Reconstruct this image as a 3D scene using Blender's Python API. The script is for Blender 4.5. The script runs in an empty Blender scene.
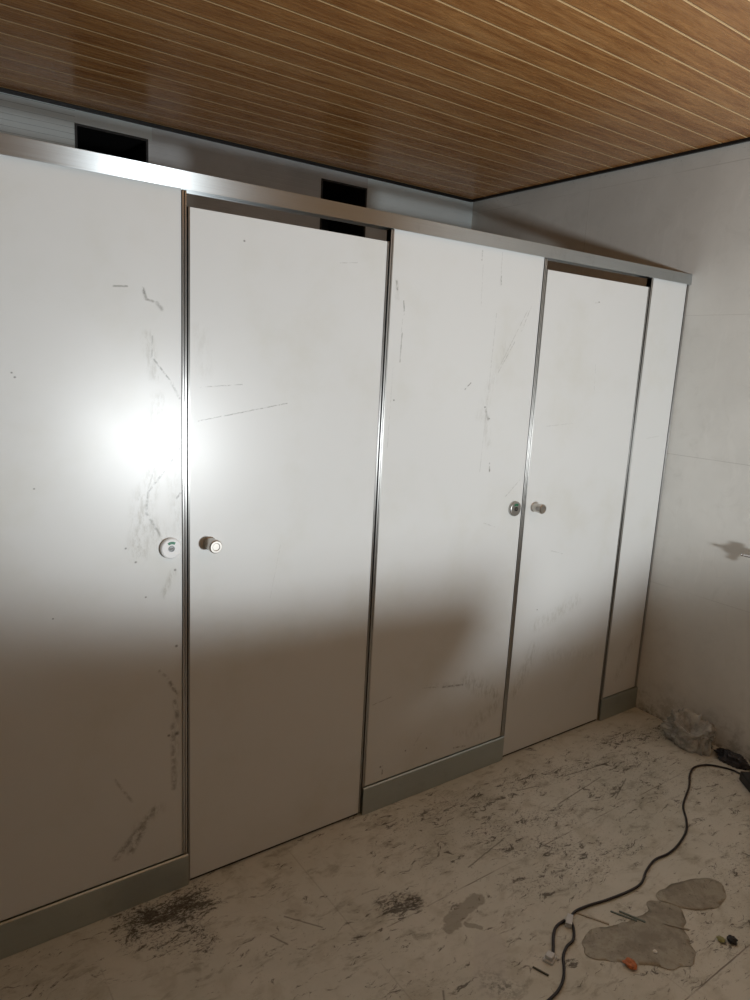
import bpy, bmesh, math, random
from mathutils import Vector, Matrix, noise
C = bpy.context.scene
COL = C.collection
random.seed(7)

# ------------------------------------------------------------------ helpers
def obj(name, bm, m, parent=None, bevel=0, smooth=False):
    me = bpy.data.meshes.new(name)
    bmesh.ops.recalc_face_normals(bm, faces=bm.faces)
    bm.to_mesh(me); bm.free()
    o = bpy.data.objects.new(name, me); COL.objects.link(o)
    if m: me.materials.append(m)
    if smooth:
        for p in me.polygons: p.use_smooth = True
    if bevel:
        b = o.modifiers.new('bevel', 'BEVEL'); b.width = bevel; b.segments = 2; b.limit_method = 'ANGLE'
    if parent:
        o.parent = parent
        o.matrix_parent_inverse = Matrix.Identity(4)
        o.location = -Vector(parent.location)      # geometry is written in room coordinates
        if parent.rotation_euler.z: raise ValueError
    return o
def sub(name, bm, m, parent, **k):                 # child of a mesh object that sits at the origin offset of its thing
    o = obj(name, bm, m, None, **k); o.parent = parent; return o
def tag(o, label=None, cat=None, group=None, kind=None):
    if label: o['label'] = label
    if cat: o['category'] = cat
    if group: o['group'] = group
    if kind: o['kind'] = kind
    return o
def thing(name, loc, label, cat, group=None):
    o = bpy.data.objects.new(name, None); COL.objects.link(o); o.location = loc
    o.empty_display_size = .05
    return tag(o, label, cat, group)
def box(bm, x0, x1, y0, y1, z0, z1):
    v = [bm.verts.new((x, y, z)) for x in (x0, x1) for y in (y0, y1) for z in (z0, z1)]
    for f in ((0,1,3,2),(4,6,7,5),(0,4,5,1),(2,3,7,6),(0,2,6,4),(1,5,7,3)):
        bm.faces.new([v[i] for i in f])
    return v
def bx(*a):
    bm = bmesh.new(); box(bm, *a); return bm
def lathe(bm, prof, c, axis, n=40):
    """prof: (distance along axis, radius); axis 'y-' points to the viewer"""
    ax = Vector(axis).normalized()
    u = ax.orthogonal().normalized(); w = ax.cross(u); c = Vector(c); rings = []
    for d, r in prof:
        if r < 1e-6: rings.append([bm.verts.new(c+ax*d)])
        else: rings.append([bm.verts.new(c+ax*d+(u*math.cos(t)+w*math.sin(t))*r) for t in [2*math.pi*i/n for i in range(n)]])
    for a, b in zip(rings, rings[1:]):
        for i in range(n):
            j = (i+1) % n
            if len(a) == 1 and len(b) == 1: continue
            if len(a) == 1: bm.faces.new((a[0], b[i], b[j]))
            elif len(b) == 1: bm.faces.new((a[i], a[j], b[0]))
            else: bm.faces.new((a[i], a[j], b[j], b[i]))
def catmull(pts, k=8):
    P = [Vector(p) for p in pts]; P = [P[0]*2-P[1]]+P+[P[-1]*2-P[-2]]; out = []
    for i in range(1, len(P)-2):
        for s in range(k):
            t = s/k; a, b, c, d = P[i-1:i+3]
            out.append(.5*((2*b)+(c-a)*t+(2*a-5*b+4*c-d)*t*t+(3*b-a-3*c+d)*t**3))
    out.append(P[-2]); return out
def tube(bm, pts, r, n=10):
    rings = []
    for i, p in enumerate(pts):
        t = (pts[min(i+1, len(pts)-1)]-pts[max(i-1, 0)]).normalized()
        s = t.cross(Vector((0,0,1)))
        if s.length < 1e-3: s = Vector((1,0,0))
        s.normalize(); q = s.cross(t)
        rr = r[i] if isinstance(r, list) else r
        rings.append([bm.verts.new(p+(s*math.cos(a)+q*math.sin(a))*rr) for a in [2*math.pi*k/n for k in range(n)]])
    for a, b in zip(rings, rings[1:]):
        for i in range(n): bm.faces.new((a[i], a[(i+1) % n], b[(i+1) % n], b[i]))
    bm.faces.new(rings[0]); bm.faces.new(rings[-1][::-1])

# ------------------------------------------------------------------ material node kit
class M:
    def __init__(s, name, rough=.5, metal=0, spec=.5):
        s.m = bpy.data.materials.new(name); s.m.use_nodes = True
        s.t = s.m.node_tree; s.n = s.t.nodes; s.b = s.n['Principled BSDF']
        s.b.inputs['Roughness'].default_value = rough; s.b.inputs['Metallic'].default_value = metal
        s.b.inputs['Specular IOR Level'].default_value = spec
        s.tc = s.n.new('ShaderNodeTexCoord'); s.P = s.tc.outputs['Object']
    def link(s, a, b):
        if hasattr(a, 'is_output') or isinstance(a, bpy.types.NodeSocket): s.t.links.new(a, b)
        else: b.default_value = a
    def math(s, op, a, b=0, c=None, clamp=False):
        n = s.n.new('ShaderNodeMath'); n.operation = op; n.use_clamp = clamp
        s.link(a, n.inputs[0]); s.link(b, n.inputs[1])
        if c is not None: s.link(c, n.inputs[2])
        return n.outputs[0]
    def vmath(s, op, a, b=(0,0,0)):
        n = s.n.new('ShaderNodeVectorMath'); n.operation = op
        s.link(a, n.inputs[0]); s.link(b, n.inputs[1]); return n
    def scaled(s, v, sc): return s.vmath('MULTIPLY', v, sc).outputs[0]
    def noise(s, scale, detail=4, rough=.5, vec=None, dist=0, col=False):
        n = s.n.new('ShaderNodeTexNoise'); n.inputs['Scale'].default_value = scale
        n.inputs['Detail'].default_value = detail; n.inputs['Roughness'].default_value = rough; n.inputs['Distortion'].default_value = dist
        s.t.links.new(vec or s.P, n.inputs['Vector']); return n.outputs['Color' if col else 'Fac']
    def ramp(s, f, a, b, va=0., vb=1.):
        n = s.n.new('ShaderNodeMapRange'); n.interpolation_type = 'SMOOTHSTEP'
        s.link(f, n.inputs[0])
        for i, v in zip((1,2,3,4), (a,b,va,vb)): s.link(v, n.inputs[i])
        return n.outputs[0]
    def mix(s, f, a, b):
        n = s.n.new('ShaderNodeMix'); n.data_type = 'RGBA'
        s.link(f, n.inputs[0])
        for v, i in ((a, 6), (b, 7)):
            s.link(v if isinstance(v, bpy.types.NodeSocket) else (*v, 1), n.inputs[i])
        return n.outputs[2]
    def xyz(s, v=None):
        n = s.n.new('ShaderNodeSeparateXYZ'); s.t.links.new(v or s.P, n.inputs[0]); return n.outputs
    def seg(s, A, B, w, vec=None):
        """1 on the segment A-B, falling to 0 at distance w"""
        v = vec or s.P; A = Vector(A); d = Vector(B)-A; L2 = max(d.length_squared, 1e-9)
        pa = s.vmath('SUBTRACT', v, tuple(A)).outputs[0]
        h = s.math('DIVIDE', s.vmath('DOT_PRODUCT', pa, tuple(d)).outputs['Value'], L2, clamp=True)
        sc = s.n.new('ShaderNodeVectorMath'); sc.operation = 'SCALE'; sc.inputs[0].default_value = tuple(d); s.t.links.new(h, sc.inputs['Scale'])
        return s.ramp(s.vmath('DISTANCE', pa, sc.outputs[0]).outputs['Value'], 0, w, 1., 0.)
    def warped(s, scale, amt):
        c = s.noise(scale, 3, .6, col=True)
        k = s.vmath('SUBTRACT', c, (.5,.5,.5)).outputs[0]
        return s.vmath('ADD', s.P, s.scaled(k, (amt, amt, amt))).outputs[0]
    def vmax(s, L):
        r = L[0]
        for x in L[1:]: r = s.math('MAXIMUM', r, x)
        return r
    def col(s, c):
        s.link(c if isinstance(c, bpy.types.NodeSocket) else (*c, 1), s.b.inputs['Base Color'])
    def bump(s, h, strength, dist=.001):
        n = s.n.new('ShaderNodeBump'); n.inputs['Strength'].default_value = strength; n.inputs['Distance'].default_value = dist
        s.link(h, n.inputs['Height']); s.t.links.new(n.outputs[0], s.b.inputs['Normal'])

def simple(name, c, rough=.5, metal=0, var=.12, scale=40):
    k = M(name, rough, metal)
    k.col(k.mix(k.noise(scale, 5), tuple(x*(1-var) for x in c), tuple(min(1, x*(1+var)) for x in c)))
    return k.m

def panel_mat(name, strokes, smears, specks, base=(.735,.742,.732)):
    k = M(name, .36, 0, .6)
    k.b.inputs['Roughness'].default_value = .36
    haze = k.noise(3.5, 5, .6)
    c = k.mix(k.ramp(haze, .45, .8), base, (base[0]*.93, base[1]*.92, base[2]*.88))
    wv = k.warped(25, .012); wf = k.warped(90, .004)
    brk = k.ramp(k.noise(60, 5, .7), .38, .58)
    if smears:
        sm = k.vmax([k.math('MULTIPLY', k.seg((a[0],0,a[1]), (b[0],0,b[1]), w, wv), st) for a, b, w, st in smears])
        sm = k.math('MULTIPLY', sm, k.ramp(k.noise(38, 6, .75, k.scaled(k.P, (1.8,1,.6))), .42, .62))
        c = k.mix(k.math('MULTIPLY', sm, .55, clamp=True), c, (.30,.28,.22))
    if strokes:
        st = k.vmax([k.math('MULTIPLY', k.seg((a[0],0,a[1]), (b[0],0,b[1]), w, wf), s) for a, b, w, s in strokes])
        st = k.math('MULTIPLY', st, brk)
        c = k.mix(k.math('MULTIPLY', st, .8, clamp=True), c, (.13,.12,.10))
    if specks:
        sp = k.vmax([k.seg((x,0,z), (x+.001,0,z), r) for x, z, r in specks])
        c = k.mix(k.math('MULTIPLY', sp, .85), c, (.10,.09,.08))
    k.col(c)
    k.link(k.ramp(k.noise(4, 3, .5), .3, .8, .30, .335), k.b.inputs['Roughness'])
    k.bump(k.noise(350, 2), .05, .0004)
    return k.m

def metal_mat(name, c, rough, aniso, T, grain):
    k = M(name, rough, 1.0)
    g = k.noise(1, 4, .6, k.scaled(k.P, grain))
    dirt = k.ramp(k.noise(14, 6, .7), .52, .78)
    c1 = k.mix(g, tuple(x*.82 for x in c), tuple(min(1, x*1.08) for x in c))
    k.col(k.mix(k.math('MULTIPLY', dirt, .35), c1, tuple(x*.55 for x in c)))
    k.b.inputs['Anisotropic'].default_value = aniso
    n = k.n.new('ShaderNodeCombineXYZ')
    for i in range(3): n.inputs[i].default_value = T[i]
    k.t.links.new(n.outputs[0], k.b.inputs['Tangent'])
    k.link(k.ramp(g, .2, .8, rough*.85, rough*1.2), k.b.inputs['Roughness'])
    return k.m

# ------------------------------------------------------------------ main dimensions
XR, XL = 2.268, -1.15
YB, YF = 1.406, -3.9
ZC = 2.505
ZHB, ZHT, ZSK = 1.9577, 2.0, .1056

alu_rail = metal_mat('brushed aluminium rail', (.62,.655,.67), .37, 1.0, (0,0,1), (3,400,900))
alu_post = metal_mat('brushed aluminium post', (.60,.59,.57), .30, .8, (1,0,0), (900,400,3))
alu_skirt = metal_mat('dull aluminium skirting', (.52,.565,.55), .48, .5, (0,0,1), (3,400,900))
dark_gap = simple('black rubber', (.03,.03,.03), .8)
chrome = simple('satin stainless steel', (.55,.52,.48), .28, 1.0, .15, 90)
polished = simple('polished chrome', (.72,.71,.72), .12, 1.0, .1, 30)

# ------------------------------------------------------------------ floor
def floor_mat():
    k = M('dusty cement smeared floor tiles', .62, 0, .35)
    x, y, z = k.xyz()
    big = k.noise(2.2, 6, .6); mid = k.noise(9, 7, .65, dist=.6); fine = k.noise(60, 6, .75)
    c = k.mix(k.ramp(big, .3, .7), (.56,.56,.50), (.68,.68,.625))
    c = k.mix(k.math('MULTIPLY', k.ramp(mid, .48, .68), .35), c, (.36,.335,.26))
    # wiped and swept smears, long along one direction
    sv = k.vmath('MULTIPLY', k.warped(3, .12), (7, 17, 1)).outputs[0]
    smear = k.noise(1.2, 9, .74, sv, .15)
    c = k.mix(k.math('MULTIPLY', k.ramp(smear, .52, .66), .5), c, (.21,.19,.14))
    pale = k.noise(.8, 6, .65, sv, .3)
    c = k.mix(k.math('MULTIPLY', k.ramp(pale, .52, .66), .6), c, (.66,.645,.59))
    # crumbs of grit and dirt: denser around a few spots
    wv = k.warped(7, .16)
    def blobs(L): return k.vmax([k.math('MULTIPLY', k.seg((a[0],a[1],0), (b[0],b[1],0), w, wv), s) for a, b, w, s in L])
    dens = blobs([((-.13,-.05),(.06,-.07),.11,1.), ((-.16,-.10),(-.05,-.20),.10,.7), ((.50,-.36),(.58,-.43),.07,1.), ((.30,-.46),(.52,-.45),.03,.8),
                  ((.75,-.12),(1.10,-.16),.16,.62), ((.95,-.30),(1.35,-.40),.20,.6), ((1.3,-.15),(1.9,-.3),.22,.62), ((.35,-.62),(.50,-.72),.12,.42),
                  ((1.85,-.12),(2.2,-.25),.16,.7), ((.9,-.55),(1.2,-.60),.14,.58), ((1.5,-.9),(1.9,-.8),.2,.5), ((.66,-.73),(.80,-.80),.05,.55),
                  ((1.2,-1.0),(1.32,-1.06),.08,.6), ((-.30,-.20),(-.40,-.10),.2,.3), ((.8,-.25),(2.0,-.55),.55,.42), ((1.0,-.95),(1.6,-1.0),.3,.4), ((.2,-.35),(.8,-.55),.35,.30), ((-.13,-.06),(.03,-.09),.13,1.15), ((-.02,-.12),(.0,-.24),.08,.9), ((.72,-.10),(.95,-.14),.12,.62), ((1.15,-.55),(1.35,-.62),.14,.6), ((1.0,-.42),(1.2,-.5),.16,.62), ((1.5,-.35),(1.75,-.42),.14,.6)])
    grit = k.noise(95, 6, .82, k.scaled(k.P, (1,1.6,1)))
    thr = k.math('SUBTRACT', .665, k.math('MULTIPLY', dens, .185))
    gm = k.ramp(k.math('SUBTRACT', grit, thr), 0, .035)
    c = k.mix(k.math('MULTIPLY', gm, .85), c, (.055,.05,.045))
    strk = k.noise(13, 8, .8, k.scaled(k.warped(6, .10), (1,3.2,1)), .7)
    sthr = k.math('SUBTRACT', .605, k.math('MULTIPLY', dens, .12))
    c = k.mix(k.math('MULTIPLY', k.ramp(k.math('SUBTRACT', strk, sthr), 0, .05), .85), c, (.085,.075,.06))
    # pale boot print with a dark scraped heel
    fp = k.ramp(k.seg((.665,-.655,0), (.575,-.748,0), .062, k.warped(30, .008)), .12, .3)
    c = k.mix(k.math('MULTIPLY', fp, .55), c, (.58,.57,.53))
    heel = k.math('MULTIPLY', k.seg((.60,-.775,0), (.575,-.735,0), .06, wv), k.ramp(fine, .45, .58))
    c = k.mix(k.math('MULTIPLY', heel, .75, clamp=True), c, (.15,.155,.13))
    # star shaped wet smear
    w2 = k.warped(26, .035)
    star = k.vmax([k.ramp(k.seg((.63,-.535,0), (.75,-.515,0), .038, w2), .25, .5), k.ramp(k.seg((.63,-.55,0), (.60,-.555,0), .03, w2), .25, .5), k.ramp(k.seg((.655,-.57,0), (.68,-.60,0), .016, w2), .25, .5)])
    c = k.mix(k.math('MULTIPLY', star, .55), c, (.19,.17,.13))
    # loose straws and scratches
    w3 = k.warped(60, .006)
    st = k.vmax([k.seg((a[0],a[1],0), (b[0],b[1],0), .0045, w3) for a, b in [((.19,-.36),(.165,-.31)), ((.455,-.70),(.435,-.73)), ((1.5,-.22),(1.72,-.25)), ((1.26,-.19),(1.35,-.21)),
            ((1.33,-.33),(1.62,-.30)), ((1.55,-.42),(1.7,-.36)), ((.82,-.40),(1.02,-.36)), ((.23,-.27),(.30,-.36))]])
    c = k.mix(k.math('MULTIPLY', st, .7), c, (.12,.11,.09))
    # tile joints, mostly filled with dust
    w4 = k.warped(20, .003); X4, Y4, _ = k.xyz(w4)
    def joint(co, off, pitch):
        f = k.math('PINGPONG', k.math('SUBTRACT', co, off), pitch/2)
        return k.ramp(f, .0006, .0030, 1., 0.)
    jm = k.math('MAXIMUM', k.math('MULTIPLY', joint(X4, .370, .62), k.ramp(x, -.1, .1, 1., .3)), joint(Y4, -.457, .60))
    jm = k.math('MULTIPLY', jm, k.ramp(k.noise(3.3, 4, .6), .45, .60, .04, .9))
    c = k.mix(k.math('MULTIPLY', jm, .8), c, (.15,.125,.10))
    k.col(c)
    k.link(k.ramp(mid, .3, .7, .5, .78), k.b.inputs['Roughness'])
    h = k.math('ADD', k.math('MULTIPLY', fine, .4), k.math('SUBTRACT', k.math('MULTIPLY', gm, 1.5), k.math('MULTIPLY', jm, 2.)))
    k.bump(h, .45, .0015)
    return k.m
tag(obj('floor', bx(XL-.1, XR+.1, YF-.1, YB+.1, -.1, 0), floor_mat()), kind='structure')

# ------------------------------------------------------------------ ceiling of wood print strips running along x
def ceiling_mat():
    k = M('wood grain plastic ceiling strips', .26, 0, .5)
    x, y, z = k.xyz()
    P0, PITCH = .0325, .1045
    ph = k.math('DIVIDE', k.math('SUBTRACT', y, P0), PITCH)
    idx = k.math('FLOOR', ph); fr = k.math('SUBTRACT', ph, idx)
    wn = k.n.new('ShaderNodeTexWhiteNoise'); wn.noise_dimensions = '1D'; k.t.links.new(idx, wn.inputs['W'])
    rnd = wn.outputs['Value']
    off = k.n.new('ShaderNodeCombineXYZ'); k.t.links.new(k.math('MULTIPLY', rnd, 7.), off.inputs[0]); k.t.links.new(k.math('MULTIPLY', rnd, 3.), off.inputs[1])
    pv = k.vmath('ADD', k.P, off.outputs[0]).outputs[0]
    g1 = k.noise(1, 7, .65, k.scaled(pv, (5, 55, 1)), .8)
    g2 = k.noise(1, 5, .7, k.scaled(pv, (22, 320, 1)))
    g3 = k.noise(1, 3, .5, k.scaled(pv, (1.6, 9, 1)), .6)
    c = k.mix(k.ramp(g1, .3, .72), (.31,.125,.038), (.60,.30,.108))
    c = k.mix(k.math('MULTIPLY', k.ramp(g2, .45, .75), .45), c, (.27,.115,.038))
    c = k.mix(k.math('MULTIPLY', k.ramp(g3, .45, .75), .4), c, (.66,.37,.155))
    c = k.mix(k.math('MULTIPLY', rnd, .18), c, (.40,.19,.075))
    e = k.math('MINIMUM', fr, k.math('SUBTRACT', 1., fr))
    gl = k.ramp(e, .030, .042, 1., 0.)
    edge = k.math('MULTIPLY', k.ramp(e, .042, .054, 1., 0.), k.math('SUBTRACT', 1., gl))
    c = k.mix(k.math('MULTIPLY', edge, .4), c, (.05,.025,.012))
    c = k.mix(gl, c, (.88,.60,.31))
    k.col(c)
    k.link(k.ramp(g2, .3, .7, .22, .34), k.b.inputs['Roughness'])
    k.bump(k.math('SUBTRACT', k.math('MULTIPLY', g2, .08), k.math('MULTIPLY', k.ramp(e, .02, .045, 1., 0.), 1.)), .5, .003)
    return k.m
tag(obj('ceiling', bx(XL-.1, XR+.1, YF-.1, YB+.1, ZC, ZC+.1), ceiling_mat()), kind='structure')

# ------------------------------------------------------------------ walls
def right_wall_mat():
    k = M('dusty grey wall tiles', .42, 0, .45)
    x, y, z = k.xyz()
    big = k.noise(1.8, 6, .6); mid = k.noise(11, 6, .65, dist=.7)
    c = k.mix(k.ramp(big, .3, .7), (.66,.655,.62), (.76,.755,.72))
    c = k.mix(k.math('MULTIPLY', k.ramp(mid, .5, .75), .3), c, (.54,.53,.49))
    streak = k.noise(1, 6, .7, k.scaled(k.warped(4, .1), (1, 14, 3)), .6)
    c = k.mix(k.math('MULTIPLY', k.ramp(streak, .56, .72), .35), c, (.82,.815,.78))
    # soiling just above the floor
    low = k.math('MULTIPLY', k.ramp(z, 0., .22, 1., 0.), k.ramp(k.noise(14, 6, .7), .45, .62))
    c = k.mix(k.math('MULTIPLY', low, .5), c, (.20,.185,.13))
    low2 = k.math('MULTIPLY', k.ramp(z, 0., .03, 1., 0.), k.ramp(k.noise(30, 6, .7), .4, .55))
    c = k.mix(k.math('MULTIPLY', low2, .7), c, (.09,.08,.06))
    # dark marks under the ceiling line
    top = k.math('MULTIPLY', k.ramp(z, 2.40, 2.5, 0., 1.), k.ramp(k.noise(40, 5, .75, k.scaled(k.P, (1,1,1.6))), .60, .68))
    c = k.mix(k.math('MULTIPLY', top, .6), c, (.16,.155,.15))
    def joint(co, off, pitch):
        return k.ramp(k.math('PINGPONG', k.math('SUBTRACT', co, off), pitch/2), .0006, .0022, 1., 0.)
    jm = k.math('MAXIMUM', joint(z, 1.83, .60), joint(y, -.62, 1.2))
    c = k.mix(k.math('MULTIPLY', k.math('MULTIPLY', jm, k.ramp(k.noise(3, 3), .35, .6, .1, .9)), .4), c, (.30,.29,.26))
    k.col(c)
    k.link(k.ramp(mid, .3, .8, .30, .55), k.b.inputs['Roughness'])
    k.bump(k.math('SUBTRACT', k.math('MULTIPLY', k.noise(6, 4), .6), jm), .25, .0015)
    return k.m
tag(obj('wall_right', bx(XR, XR+.1, YF-.1, YB+.1, 0, ZC), right_wall_mat()), kind='structure')

def back_wall_mat():
    k = M('grey plastic wall cladding', .38, 0, .5)
    x, y, z = k.xyz()
    n = k.noise(3, 5, .6)
    c = k.mix(k.ramp(n, .3, .7), (.64,.67,.69), (.76,.79,.81))
    # bluish light painted in: left of first vent, above it, right of second vent
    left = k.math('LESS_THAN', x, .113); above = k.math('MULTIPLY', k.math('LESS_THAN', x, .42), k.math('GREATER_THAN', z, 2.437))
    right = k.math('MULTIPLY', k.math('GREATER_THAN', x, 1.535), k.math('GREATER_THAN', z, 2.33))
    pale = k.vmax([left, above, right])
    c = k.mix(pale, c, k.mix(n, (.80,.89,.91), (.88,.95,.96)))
    rib = k.ramp(k.math('PINGPONG', z, .011), .0, .0018, 1., 0.)
    c = k.mix(k.math('MULTIPLY', k.math('MULTIPLY', rib, left), .6), c, (.20,.24,.26))
    k.col(c)
    k.bump(k.math('SUBTRACT', k.noise(5, 3), rib), .35, .002)
    return k.m
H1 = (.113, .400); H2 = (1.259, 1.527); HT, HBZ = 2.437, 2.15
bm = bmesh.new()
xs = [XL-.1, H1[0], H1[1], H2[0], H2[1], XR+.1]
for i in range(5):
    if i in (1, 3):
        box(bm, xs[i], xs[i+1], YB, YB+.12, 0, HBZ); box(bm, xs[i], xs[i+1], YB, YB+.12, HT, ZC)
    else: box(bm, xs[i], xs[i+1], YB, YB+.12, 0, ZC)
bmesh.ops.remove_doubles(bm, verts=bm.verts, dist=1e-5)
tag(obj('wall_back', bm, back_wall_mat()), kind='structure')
plain = simple('unpainted cement wall', (.40,.43,.43), .6, 0, .08, 3)
tag(obj('wall_left', bx(XL-.1, XL, YF-.1, YB+.1, 0, ZC), plain), kind='structure')
tag(obj('wall_front', bx(XL-.1, XR+.1, YF-.1, YF, 0, ZC), plain), kind='structure')
# black edge trims where walls meet the ceiling
black_trim = simple('black plastic edge trim', (.008,.008,.009), .5)
tag(obj('trim_1', bx(XL, XR-.016, YB-.010, YB, ZC-.015, ZC), black_trim, bevel=.002), kind='structure')
tag(obj('trim_2', bx(XR-.016, XR, YF, YB, ZC-.012, ZC), black_trim, bevel=.002), kind='structure')

# square black vent openings in the back wall
blk = simple('black duct lining', (.02,.02,.022), .6)
for (a, b), lab in ((H1, 'square black vent opening high in the back wall, above the left cubicle panel'), (H2, 'square black vent opening in the back wall, partly seen through the gap over a door')):
    t = thing('vent_opening', ((a+b)/2, YB, HBZ), lab, 'vent opening', 'vent openings in the back wall')
    bm = bmesh.new(); e = .0005; y0, y1 = YB+.001, YB+.36; w = .006
    box(bm, a+e, a+w, y0, y1, HBZ+e, HT-e); box(bm, b-w, b-e, y0, y1, HBZ+e, HT-e)
    box(bm, a+w, b-w, y0, y1, HBZ+e, HBZ+w); box(bm, a+w, b-w, y0, y1, HT-w, HT-e); box(bm, a+w, b-w, y1-w, y1, HBZ+w, HT-w)
    obj('duct', bm, blk, t)
    bm = bmesh.new(); f = .003
    for q in ((a-f, a+w, HBZ-f, HT+f), (b-w, b+f, HBZ-f, HT+f)): box(bm, q[0], q[1], YB-.003, YB-.0005, q[2], q[3])
    for q in ((HBZ-f, HBZ+w), (HT-w, HT+f)): box(bm, a+w, b-w, YB-.003, YB-.0005, q[0], q[1])
    obj('rim', bm, simple('dark grey rim', (.02,.02,.022), .5), t)

# ------------------------------------------------------------------ cubicle front
# fixed panels, doors, kick plates, one long head rail
strA = [((-.138,1.712),(-.105,1.715),.0035,.9), ((-.067,1.713),(-.060,1.690),.006,1.), ((-.062,1.690),(-.040,1.684),.005,.9), ((-.034,1.684),(-.020,1.668),.008,.6),
        ((-.045,1.60),(-.047,1.545),.0035,.5), ((-.042,1.545),(.004,1.486),.004,.9), ((.004,1.486),(.024,1.448),.006,.7),
        ((.024,1.315),(-.005,1.272),.004,.9), ((-.005,1.272),(-.060,1.205),.005,.8), ((-.060,1.205),(-.066,1.150),.005,.8), ((-.066,1.15),(-.028,1.085),.006,.8),
        ((.026,1.196),(.012,1.178),.005,1.), ((-.02,1.345),(-.06,1.21),.003,.5),
        ((-.034,.70),(-.012,.675),.007,.6), ((-.005,.66),(.012,.625),.009,.8), ((.008,.60),(.015,.55),.010,.8),
        ((-.16,.17),(-.055,.28),.016,.75), ((-.12,.175),(-.085,.235),.018,.8), ((.002,.53),(.004,.33),.012,.6), ((-.16,.41),(-.115,.33),.007,.5)]
smA = [((-.058,1.60),(-.04,1.50),.025,.8), ((-.03,1.44),(-.045,1.38),.035,.7), ((-.035,1.34),(-.055,1.20),.035,1.0), ((-.07,1.2),(-.085,1.05),.045,.9), ((-.06,1.12),(-.02,1.07),.045,.8),
       ((.0,1.25),(.02,1.10),.03,.5), ((.005,.98),(-.02,.92),.016,.8), ((-.10,.24),(-.04,.28),.03,.7), ((.014,.62),(.014,.33),.018,.6)]
spA = [(-.36,1.49,.0035), (-.366,1.50,.003), (-.095,1.020,.0045), (-.07,.92,.0035), (.010,.985,.005), (-.33,1.23,.003), (-.30,.9,.003), (.013,.765,.006), (.013,.50,.010), (-.01,.50,.006), (-.12,1.06,.004)]
strD1 = [((.075,1.388),(.34,1.437),.0022,.9), ((.08,1.477),(.20,1.487),.0022,.6), ((.50,1.84),(.56,1.848),.002,.5), ((.30,.86),(.33,1.02),.0015,.3)]
strB = [((.706,1.812),(.711,1.788),.006,.8), ((.738,1.755),(.742,1.715),.0035,1.), ((.738,1.66),(.736,1.57),.0035,.8), ((.738,1.70),(.735,1.66),.0025,.5), ((1.053,1.945),(1.053,1.915),.0035,1.),
        ((1.145,1.90),(1.152,1.845),.0028,.9), ((1.145,1.95),(1.146,1.84),.002,.5), ((1.02,1.49),(1.045,1.512),.003,1.), ((1.125,1.42),(1.140,1.388),.008,.6), ((1.165,1.23),(1.168,1.20),.005,1.),
        ((1.31,1.79),(1.27,1.70),.0025,.6), ((1.24,1.66),(1.17,1.55),.003,.6), ((1.29,1.77),(1.18,1.58),.0025,.5), ((1.06,1.90),(1.065,1.77),.0018,.4), ((1.14,1.75),(1.12,1.2),.0022,.4),
        ((.71,1.55),(.705,1.3),.002,.35), ((1.02,.40),(1.12,.385),.006,.9), ((.92,.42),(1.0,.405),.003,.5), ((.76,.13),(.76,.165),.005,.9), ((1.10,.13),(1.16,.12),.006,.9), ((.9,.2),(.93,.24),.005,.4),
        ((.70,.41),(.78,.42),.003,.5), ((1.26,1.10),(1.33,1.16),.003,.5), ((1.16,1.01),(1.22,.99),.0025,.4)]
smB = [((.706,1.81),(.712,1.76),.014,.5), ((1.12,1.45),(1.15,1.3),.025,.4), ((1.2,1.64),(1.1,1.4),.04,.3), ((1.14,.4),(1.3,.3),.05,.8), ((1.2,.2),(1.32,.26),.05,.7), ((.95,.42),(1.15,.38),.02,.5), ((1.1,.2),(1.25,.13),.03,.4)]
spB = [(1.12,1.43,.005), (1.145,1.39,.004), (.72,1.45,.004), (1.168,1.205,.004), (.75,.16,.006), (.86,.19,.005), (.96,.17,.005)]
strD2 = [((1.66,1.83),(1.685,1.835),.003,.5), ((1.45,1.36),(1.6,1.37),.0018,.4), ((1.55,.86),(1.62,.84),.003,.4), ((1.70,1.6),(1.71,1.5),.0018,.4)]
smD2 = [((1.50,.55),(1.75,.62),.05,.5), ((1.42,.28),(1.50,.45),.05,.6), ((1.6,.4),(1.9,.35),.06,.3)]
strS = [((2.1,1.3),(2.2,1.31),.0018,.4)]
mA = panel_mat('off white laminate left panel', strA, smA, spA)
mD1 = panel_mat('off white laminate left door', strD1, [((.08,1.62),(.09,1.52),.04,.25)], [(.20,1.86,.004)])
mB = panel_mat('off white laminate middle panel', strB, smB, spB)
mD2 = panel_mat('off white laminate right door', strD2, smD2, [(1.68,1.835,.004), (1.5,.62,.004)])
mS = panel_mat('off white laminate narrow panel', strS, [((2.1,.2),(2.2,.35),.05,.5)], [])

def trim(name, x0, x1, z0, z1, parent, y0=-.004, y1=.020):
    """slim aluminium edge profile: U section with a shallow groove down its face"""
    bm = bmesh.new(); g = (x1-x0)
    box(bm, x0, x0+g*.42, y0, y1, z0, z1); box(bm, x0+g*.58, x1, y0, y1, z0, z1); box(bm, x0+g*.42, x0+g*.58, y0+.003, y1, z0, z1)
    return obj(name, bm, alu_post, parent, bevel=.0006)
def kick(x0, x1, parent):
    bm = bmesh.new(); y = -.011
    pts = [(y,.0015), (y,ZSK-.004), (y+.004,ZSK), (.020,ZSK), (.020,.0015)]
    a = [bm.verts.new((x0, *p)) for p in pts]; b = [bm.verts.new((x1, *p)) for p in pts]
    bm.faces.new(a); bm.faces.new(b[::-1])
    for i in range(5): bm.faces.new((a[i], a[(i+1) % 5], b[(i+1) % 5], b[i]))
    return obj('kick_plate', bm, alu_skirt, parent, bevel=.0008)
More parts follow.
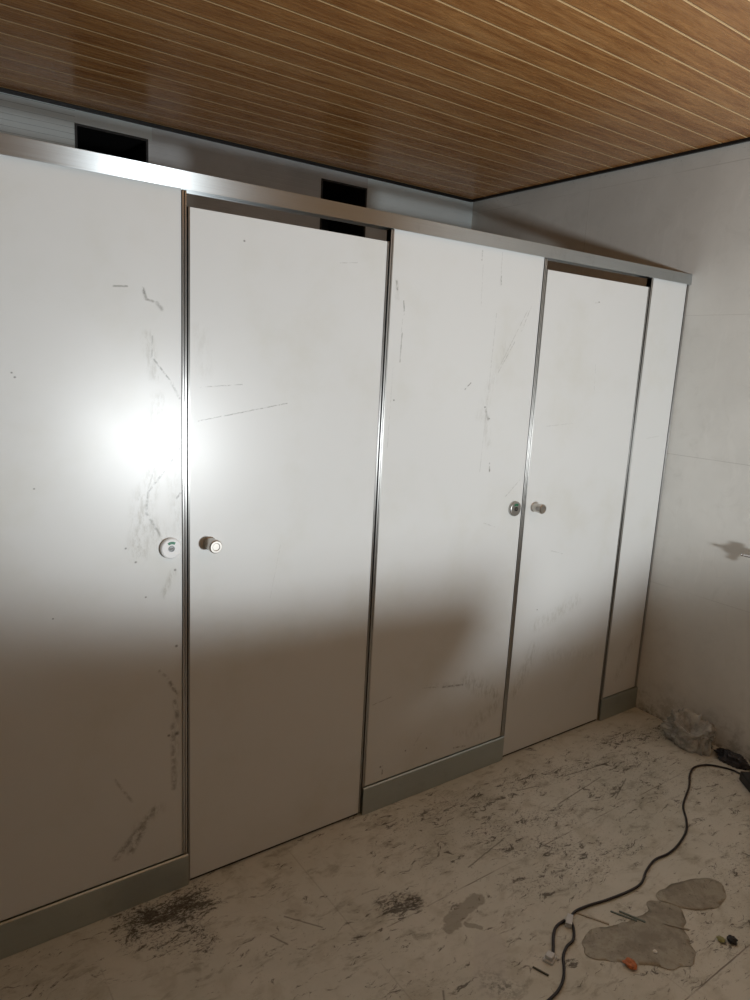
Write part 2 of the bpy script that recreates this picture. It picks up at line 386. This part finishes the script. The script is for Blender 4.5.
def lock_disc(cx, cz, parent, face_m):
    r = .0285
    bm = bmesh.new(); lathe(bm, [(0,0),(0,r),(.009,r),(.0115,r-.0015),(.0125,r-.004),(.0125,0)], (cx, 0, cz), (0,-1,0), 48)
    d = obj('lock_indicator', bm, face_m, parent, smooth=False)
    # arched window with the green flag
    bm = bmesh.new(); ang = [math.radians(a) for a in range(55, 126, 5)]; r0, r1 = .0125, .0195
    fr = [[bm.verts.new((cx+r_*math.cos(a), y_, cz+r_*math.sin(a))) for a in ang] for r_ in (r0, r1) for y_ in (-.0132, -.0122)]
    n = len(ang)
    for i in range(n-1):
        bm.faces.new((fr[0][i], fr[0][i+1], fr[2][i+1], fr[2][i])); bm.faces.new((fr[1][i], fr[3][i], fr[3][i+1], fr[1][i+1]))
        bm.faces.new((fr[0][i], fr[1][i], fr[1][i+1], fr[0][i+1])); bm.faces.new((fr[2][i], fr[2][i+1], fr[3][i+1], fr[3][i]))
    g = sub('green_flag', bm, green, d); g['label'] = 'green occupancy flag'
    bm = bmesh.new(); lathe(bm, [(.0122,.0085),(.0140,.0085),(.0140,.0065),(.0128,.0060),(.0128,0)], (cx,0,cz), (0,-1,0), 32)
    s = sub('emergency_slot', bm, slotm, d)
    bm = bx(cx-.0055, cx+.0055, -.0150, -.0125, cz-.0014, cz+.0014); sub('slot_bar', bm, polished, d)
    return d
green = simple('green enamel', (.01,.17,.08), .4)
slotm = simple('dark steel', (.12,.12,.12), .35, 1.0)
glaredisc = simple('glare white satin lock face', (.86,.86,.86), .3, 0, .03)  # specular white of the lock face put into its base colour
steeldisc = simple('grey satin lock face', (.44,.43,.41), .34, .9, .1)
def knob(cx, cz, parent):
    bm = bmesh.new(); lathe(bm, [(0,0),(0,.0185),(.004,.0185),(.006,.0165),(.028,.0165)], (cx,0,cz), (0,-1,0), 40)
    d = obj('door_knob', bm, chrome, parent); 
    bm = bmesh.new(); lathe(bm, [(.026,.0150),(.030,.0150),(.032,.0185),(.046,.0185),(.049,.016),(.049,.011),(.0475,.0095),(.0475,0)], (cx,0,cz), (0,-1,0), 40)
    sub('knob_cap', bm, chrome, d)
    return d

PT = 1.972   # panels run up into the rail
# left fixed panel
tA = thing('partition_panel', (-.55, .009, 0), 'wide off-white fixed cubicle panel at far left with long grimy scuffs beside its white lock disc', 'partition panel', 'fixed cubicle panels')
obj('panel_board', bx(XL+.004, .0300, 0, .018, ZSK, PT), mA, tA)
trim('edge_trim', .0305, .0425, ZSK, ZHB, tA)
kick(XL+.004, .0435, tA); lock_disc(-.003, 1.049, tA, glaredisc)
# middle fixed panel
tB = thing('partition_panel', (1.02, .009, 0), 'off-white fixed cubicle panel between the two doors, with thin dark scratches and a grey lock disc', 'partition panel', 'fixed cubicle panels')
obj('panel_board', bx(.6860, 1.3530, 0, .018, ZSK, PT), mB, tB)
trim('edge_trim', .6735, .6855, ZSK, ZHB, tB); trim('edge_trim', 1.3535, 1.3655, ZSK, ZHB, tB)
kick(.6745, 1.3660, tB); lock_disc(1.311, 1.053, tB, steeldisc)
# narrow panel against the right wall
tS = thing('partition_panel', (2.14, .009, 0), 'narrow off-white fixed cubicle panel closing the gap to the right wall', 'partition panel', 'fixed cubicle panels')
obj('panel_board', bx(2.0080, 2.2550, 0, .018, ZSK, PT), mS, tS)
trim('edge_trim', 1.9955, 2.0075, ZSK, ZHB, tS); trim('edge_trim', 2.2555, 2.2665, ZSK, ZHB, tS)
kick(1.9965, 2.2665, tS)
# doors
for (x0, x1, zt, m, kx, lab) in ((.0470, .6690, 1.921, mD1, .108, 'tall off-white cubicle door with steel knob, next to the white lock disc'),
                             (1.3700, 1.9910, 1.921, mD2, 1.421, 'off-white cubicle door with steel knob, nearer the right wall, beside the narrow panel')):
    t = thing('cubicle_door', ((x0+x1)/2, .009, 0), lab, 'door', 'cubicle doors')
    obj('door_leaf', bx(x0+.0052, x1-.0052, 0, .018, .010, zt), m, t, bevel=.0008)
    trim('edge_strip', x0, x0+.005, .010, zt, t, -.002); trim('edge_strip', x1-.005, x1, .010, zt, t, -.002)
    obj('bottom_seal', bx(x0+.006, x1-.006, .004, .014, .0015, .0098), dark_gap, t)
    knob(kx, 1.050, t)
# head rail: inverted U channel
bm = bmesh.new()
prof = [(-.012,ZHB), (-.012,ZHT), (.030,ZHT), (.030,ZHB), (.0285,ZHB), (.0285,ZHT-.003), (-.0100,ZHT-.003), (-.0100,ZHB)]
x0, x1 = XL+.004, XR-.001
a = [bm.verts.new((x0, *p)) for p in prof]; b = [bm.verts.new((x1, *p)) for p in prof]
for i in range(8): bm.faces.new((a[i], a[(i+1) % 8], b[(i+1) % 8], b[i]))
for s in (a, b[::-1]):
    bm.faces.new((s[0], s[1], s[6], s[7])); bm.faces.new((s[1], s[2], s[5], s[6])); bm.faces.new((s[2], s[3], s[4], s[5]))
r = obj('head_rail', bm, alu_rail, bevel=.0006)
tag(r, 'long brushed aluminium head rail running along the top of the cubicle doors and panels', 'rail')

# ------------------------------------------------------------------ wall tap at the right edge of the view
ty, tz = -.520, .878
t = thing('wall_tap', (XR, ty, tz), 'small chrome tap on the right wall at the photo edge, above the plastic bag', 'tap')
bm = bmesh.new(); lathe(bm, [(.001,0),(.001,.027),(.004,.027),(.009,.020),(.012,.014)], (XR,ty,tz), (-1,0,0), 32); obj('escutcheon', bm, polished, t, smooth=True)
bm = bmesh.new(); lathe(bm, [(.010,.011),(.050,.011),(.052,.017),(.098,.018),(.104,.014),(.106,0)], (XR,ty,tz), (-1,0,0), 32); obj('valve_body', bm, polished, t, smooth=True)
xb = XR-.080
bm = bmesh.new(); tube(bm, catmull([(xb,ty,tz-.005), (xb,ty+.002,tz-.018), (xb-.003,ty+.003,tz-.030), (xb-.008,ty+.003,tz-.040)]), .0105, 16); obj('spout', bm, polished, t, smooth=True)
bm = bmesh.new(); lathe(bm, [(0,0),(0,.008),(.004,.008),(.006,.016),(.014,.017),(.017,.012),(.018,0)], (xb,ty,tz+.014), (0,0,1), 8); obj('handle', bm, polished, t)
bm = bmesh.new()
tube(bm, catmull([(xb,ty+.01,tz+.004), (xb,ty+.045,tz+.002), (xb,ty+.085,tz+.001)]), [.006]*8+[.005]*8+[.007], 10)
obj('lever', bm, polished, t, smooth=True)

# ------------------------------------------------------------------ cord, clips and rubbish on the floor
cordm = simple('black rubber cord', (.018,.014,.016), .42)
P = [(2.136,-.596),(2.135,-.560),(2.118,-.525),(2.082,-.483),(2.019,-.463),(1.952,-.481),(1.863,-.530),(1.734,-.584),(1.665,-.637),(1.601,-.676),(1.507,-.703),(1.435,-.711),
     (1.37,-.705),(1.30,-.720),(1.235,-.745),(1.175,-.746),(1.082,-.732),(1.012,-.716),(.959,-.710),(.925,-.722),(.905,-.748),(.872,-.775),(.835,-.782),(.80,-.799),(.771,-.826),(.739,-.849),(.702,-.863),(.665,-.868),(.60,-.872),(.52,-.90)]
bm = bmesh.new(); tube(bm, catmull([(x, y, .0048) for x, y in P], 8), .0039, 10)
t = thing('power_cord', (2.05,-.66,0), 'long thin black cord with a black box plug, winding over the dirty floor', 'cord')
obj('cable', bm, cordm, t, smooth=True)
bm = bmesh.new(); tube(bm, catmull([(.905,-.716,.005), (.868,-.718,.005), (.835,-.735,.005), (.800,-.764,.005), (.782,-.778,.006)], 8), .0042, 10)
tag(obj('cord_tail', bm, cordm, smooth=True), 'short dark cord end between the two small pale clips', 'cord')
bm = bx(-.075,.075,-.032,.032,.0005,.040); bmesh.ops.rotate(bm, verts=bm.verts, cent=(0,0,0), matrix=Matrix.Rotation(math.radians(-128), 3, 'Z')); bmesh.ops.translate(bm, verts=bm.verts, vec=(2.075,-.682,0))
obj('plug_box', bm, simple('black plastic', (.014,.016,.018), .45), t, bevel=.005)
bm = bmesh.new(); tube(bm, catmull([(2.118,-.625,.014), (2.130,-.607,.009), (2.140,-.598,.0065)], 4), [.011]*4+[.0075]*4+[.0055], 12)
obj('strain_relief', bm, cordm, t, smooth=True)

def scrap(name, pts, z, m, label, cat, rough=.004, thick=.0012, group=None, seed=0, sc=20, dense=3):
    """crumpled thin sheet with an outline in room x, y"""
    cl = catmull([(x, y, 0) for x, y in pts[-2:]+pts+pts[:2]], 5)[10:10+5*len(pts)]
    bm = bmesh.new(); vs = [bm.verts.new((p.x+.006*noise.noise(p*30), p.y+.006*noise.noise(p*30+Vector((9,9,0))), 0)) for p in cl]; bm.faces.new(vs)
    bmesh.ops.triangulate(bm, faces=bm.faces)
    for _ in range(dense): bmesh.ops.subdivide_edges(bm, edges=bm.edges, cuts=1, use_grid_fill=True)
    for v in bm.verts:
        n = noise.noise(Vector((v.co.x*sc+seed, v.co.y*sc, seed)))+.5*noise.noise(Vector((v.co.x*sc*3, v.co.y*sc*3, seed)))
        v.co.z = z+max(0, n+.35)*rough
        v.co.x += noise.noise(Vector((v.co.x*40, v.co.y*40, 3+seed)))*.003; v.co.y += noise.noise(Vector((v.co.x*40, v.co.y*40, 9+seed)))*.003
    o = obj(name, bm, m, smooth=True)
    s = o.modifiers.new('solid', 'SOLIDIFY'); s.thickness = thick; s.offset = 1
    return tag(o, label, cat, group)
filmk = M('dirty brown film', .42, 0, .5)
fc = filmk.mix(filmk.ramp(filmk.noise(14, 6, .7, dist=.5), .38, .62), (.25,.225,.175), (.36,.335,.27))
fc = filmk.mix(filmk.math('MULTIPLY', filmk.ramp(filmk.noise(6, 8, .75, dist=.4), .50, .62), .45), fc, (.46,.435,.36))
filmk.col(filmk.mix(filmk.math('MULTIPLY', filmk.ramp(filmk.noise(80, 6, .8), .58, .64), .7), fc, (.08,.07,.055))); film = filmk.m
film_pts = [(.900,-.790),(.945,-.775),(1.00,-.795),(1.075,-.815),(1.15,-.825),(1.19,-.80),(1.25,-.845),(1.225,-.90),(1.18,-.925),(1.14,-.975),(1.09,-1.005),(1.03,-.985),(.985,-.945),(.93,-.900),(.885,-.860),(.862,-.835),(.878,-.805)]
scrap('plastic_film', film_pts, .0006, film, 'flat irregular sheet of dull brown film on the floor right of the cord bend', 'plastic film', .0015, .0004, seed=2, dense=3)
scrap('plastic_film', [(1.23,-.80),(1.32,-.80),(1.42,-.83),(1.46,-.88),(1.40,-.925),(1.32,-.92),(1.25,-.87)], .0006, film, 'small dull brown film scrap nearer the right edge, beyond the larger flat sheet', 'plastic film', .0015, .0004, seed=5)
white = simple('pale plastic', (.62,.64,.66), .4); grn = simple('dull teal plastic', (.13,.17,.155), .5)
def small(name, verts_fn, loc, rz, m, label, cat, bevel=.001):
    bm = bmesh.new(); verts_fn(bm)
    bmesh.ops.rotate(bm, verts=bm.verts, cent=(0,0,0), matrix=Matrix.Rotation(math.radians(rz), 3, 'Z'))
    bmesh.ops.translate(bm, verts=bm.verts, vec=loc)
    return tag(obj(name, bm, m, bevel=bevel), label, cat)
def clip_shape(bm):
    box(bm, -.020,.020,-.009,.009,.010,.016); box(bm, -.020,-.015,-.009,.009,.0005,.010); box(bm, .015,.020,-.009,.009,.0005,.010)
small('cord_clip', clip_shape, (.912,-.727,0), -58+90, white, 'small pale U-shaped clip straddling the cord at its bend', 'clip')
def block_shape(bm):
    box(bm, -.017,.017,-.014,.014,.0005,.006); box(bm, -.011,.011,-.010,.010,.006,.017)
small('cord_plug', block_shape, (.765,-.782,0), 20, white, 'small pale square block at the end of the short cord', 'plug')
def sliver(L, w=.006, h=.003):
    return lambda bm: box(bm, -L/2, L/2, -w/2, w/2, .0005, h)
small('plastic_strip', sliver(.075,.006), (1.072,-.797,0), -62, grn, 'thin teal plastic strip left of its twin above the brown film', 'strip')
small('plastic_strip', sliver(.075,.007), (1.092,-.812,0), -66, grn, 'thin teal plastic strip right of its twin above the brown film', 'strip')
small('plastic_strip', sliver(.095,.006), (.985,-.752,0), -60, simple('straw coloured splinter', (.42,.38,.31), .6), 'long straw-coloured sliver slanting just below the cord', 'strip')
small('plastic_strip', sliver(.07,.006), (1.17,-.905,0), -52, simple('grey splinter', (.34,.32,.27), .6), 'greyish sliver lying at the right tip of the brown film', 'strip')
small('wood_splinter', sliver(.045,.005,.004), (.713,-.796,0), -70, simple('dark splinter', (.07,.07,.055), .7), 'small dark splinter left of the pale square block', 'splinter')
def chip(name, loc, r, m, label, cat, sq=.45, seed=1):
    bm = bmesh.new(); bmesh.ops.create_icosphere(bm, subdivisions=3, radius=r)
    for v in bm.verts:
        k = 1+.55*noise.noise(v.co*(1.6/r)+Vector((seed,0,0))); v.co *= k; v.co.z *= sq
    zmin = min(v.co.z for v in bm.verts)
    bmesh.ops.translate(bm, verts=bm.verts, vec=(loc[0], loc[1], -zmin+.0005))
    return tag(obj(name, bm, m), label, cat)
chip('rubbish_scrap', (.935,-.915), .017, simple('burnt orange scrap', (.52,.17,.06), .55, 0, .5, 120), 'crumpled burnt-orange scrap at the lower edge of the brown film', 'scrap', .35, 3)
chip('rubbish_scrap', (1.258,-1.022), .014, simple('black scrap', (.02,.02,.024), .5), 'small black crumb of rubbish on bare floor near the lower right', 'scrap', .5, 6)
chip('rubbish_scrap', (1.235,-1.003), .011, simple('yellow green scrap', (.30,.30,.13), .6), 'small yellow-green crumb touching the black crumb at lower right', 'scrap', .4, 9)
chip('rubbish_scrap', (1.035,-.925), .006, simple('white scrap', (.75,.75,.74), .5), 'tiny white fleck lying on the brown film', 'scrap', .4, 12)

# crumpled clear plastic bag against the right wall
def bag(name, c, R, m, label, cat, seed, squash, wrinkle, hole=False):
    bm = bmesh.new(); bmesh.ops.create_icosphere(bm, subdivisions=6, radius=1)
    def ridge(p, f, s): return 1-min(1, abs(noise.noise(p*f+Vector((s, seed, s*.7))))*3.2)
    for v in bm.verts:
        p = v.co.copy()
        q = p+Vector((noise.noise(p*1.5+Vector((seed,0,0))), noise.noise(p*1.5+Vector((0,seed,0))), noise.noise(p*1.5+Vector((0,0,seed)))))*.5
        k = 1+.35*noise.noise(p*1.3+Vector((seed,0,0)))+wrinkle*(.26*ridge(q,1.3,1)+.22*ridge(q,2.9,5)+.12*ridge(q,6,9)-.22)
        if hole:                          # the open mouth of the bag, with a rolled rim
            e = (p-Vector((-.42,-.22,.88)).normalized()).length
            if e < .55: k *= .30+.70*(e/.55)**2.2
            k *= 1+.22*math.exp(-((e-.60)/.11)**2)
        v.co = Vector((p.x*R[0]*k, p.y*R[1]*k, p.z*R[2]*k))
    for v in bm.verts: v.co.z = max(v.co.z, -R[2]*squash)
    zmin = min(v.co.z for v in bm.verts); xm = max(v.co.x for v in bm.verts)
    dx = min(0, XR-.004-(c[0]+xm))
    bmesh.ops.translate(bm, verts=bm.verts, vec=(c[0]+dx, c[1], -zmin+.0006))
    return tag(obj(name, bm, m, smooth=True), label, cat)
kb = M('milky crumpled plastic', .25, 0, .6)
kb.col(kb.mix(kb.ramp(kb.noise(16, 6, .7), .35, .65), (.36,.36,.34), (.74,.74,.70)))
kb.b.inputs['Alpha'].default_value = .62
bag('plastic_bag', (2.185,-.335), (.070,.105,.085), kb.m, 'crumpled milky plastic bag on the floor against the right wall', 'plastic bag', 4.2, .45, .55, True)
bag('bin_liner', (2.200,-.520), (.034,.065,.024), simple('black plastic film', (.022,.022,.028), .3), 'flattened crumpled black plastic bag along the foot of the right wall', 'plastic bag', 8.1, .5, .6)
bag('tissue_scrap', (2.238,-.612), (.016,.025,.034), simple('pale crumpled paper', (.45,.45,.44), .6), 'small pale crumpled scrap at the far right end of the black bag', 'scrap', 1.3, .5, .5)

# ------------------------------------------------------------------ light: a work lamp behind the viewer, tipped up towards the ceiling
L = Vector((.90, -2.93, .97))
d = bpy.data.lights.new('work_lamp', 'SPOT'); d.energy = 232; d.color = (.92,.975,1.0); d.spot_size = math.radians(97); d.spot_blend = .28; d.shadow_soft_size = .105
lo = bpy.data.objects.new('work_lamp', d); COL.objects.link(lo); lo.location = L
el, az = math.radians(35.5), math.radians(5)
aim = Vector((math.cos(el)*math.sin(az), math.cos(el)*math.cos(az), math.sin(el)))
lo.rotation_euler = aim.to_track_quat('-Z', 'Y').to_euler()
# added basin-shaped blocker behind the viewer, shading the lower doors from the lamp
def oval(bm, rings, c, n=48):
    R_ = [[bm.verts.new((c[0]+a*math.cos(2*math.pi*i/n), c[1]+b*math.sin(2*math.pi*i/n), z)) for i in range(n)] for z, a, b in rings]
    for p, q in zip(R_, R_[1:]):
        for i in range(n): bm.faces.new((p[i], p[(i+1) % n], q[(i+1) % n], q[i]))
    bm.faces.new(R_[0][::-1]); bm.faces.new(R_[-1])
ceramic = simple('white glazed ceramic', (.80,.80,.78), .15, 0, .03)
t = thing('shadow_blocker', (.75,-2.0,0), 'white oval basin-shaped blocker added behind the viewpoint to shade the lower doors', 'shadow_blocker')
bm = bmesh.new(); oval(bm, [(.70,.09,.08),(.74,.20,.14),(.80,.26,.18),(.875,.29,.21),(.910,.275,.21),(.910,.255,.19),(.87,.23,.165),(.78,.14,.10),(.765,.02,.02)], (.75,-2.0)); obj('blocker_bowl', bm, ceramic, t, smooth=True)
bm = bmesh.new(); oval(bm, [(.0005,.12,.11),(.03,.115,.105),(.10,.085,.08),(.55,.075,.07),(.698,.088,.078)], (.75,-2.0)); obj('blocker_stem', bm, ceramic, t, smooth=True)
tag(lo, 'work lamp tipped up towards the ceiling behind the viewer', 'lamp')

w = bpy.data.worlds.new('world'); C.world = w; w.use_nodes = True
w.node_tree.nodes['Background'].inputs[0].default_value = (0,0,0,1)

# ------------------------------------------------------------------ camera
cam = bpy.data.cameras.new('camera'); co = bpy.data.objects.new('camera', cam); COL.objects.link(co)
cam.sensor_width = 36; cam.sensor_fit = 'AUTO'; cam.lens = 702.49/1000*36; cam.clip_start = .02
R = Matrix(((0.8152305544049703, 0.07064088633887734, -0.5748121504820707), (-0.5769298872811518, 0.1856210655742863, -0.7954223564728514), (0.05050790360252827, 0.9800789178389281, 0.1920788027902959)))
mw = R.to_4x4(); mw.translation = Vector((-.6294,-1.7937,1.5645)); co.matrix_world = mw
C.camera = co
v = C.view_settings; v.view_transform = 'Standard'; v.look = 'None'; v.gamma = 1; v.use_curve_mapping = False; v.exposure = 0
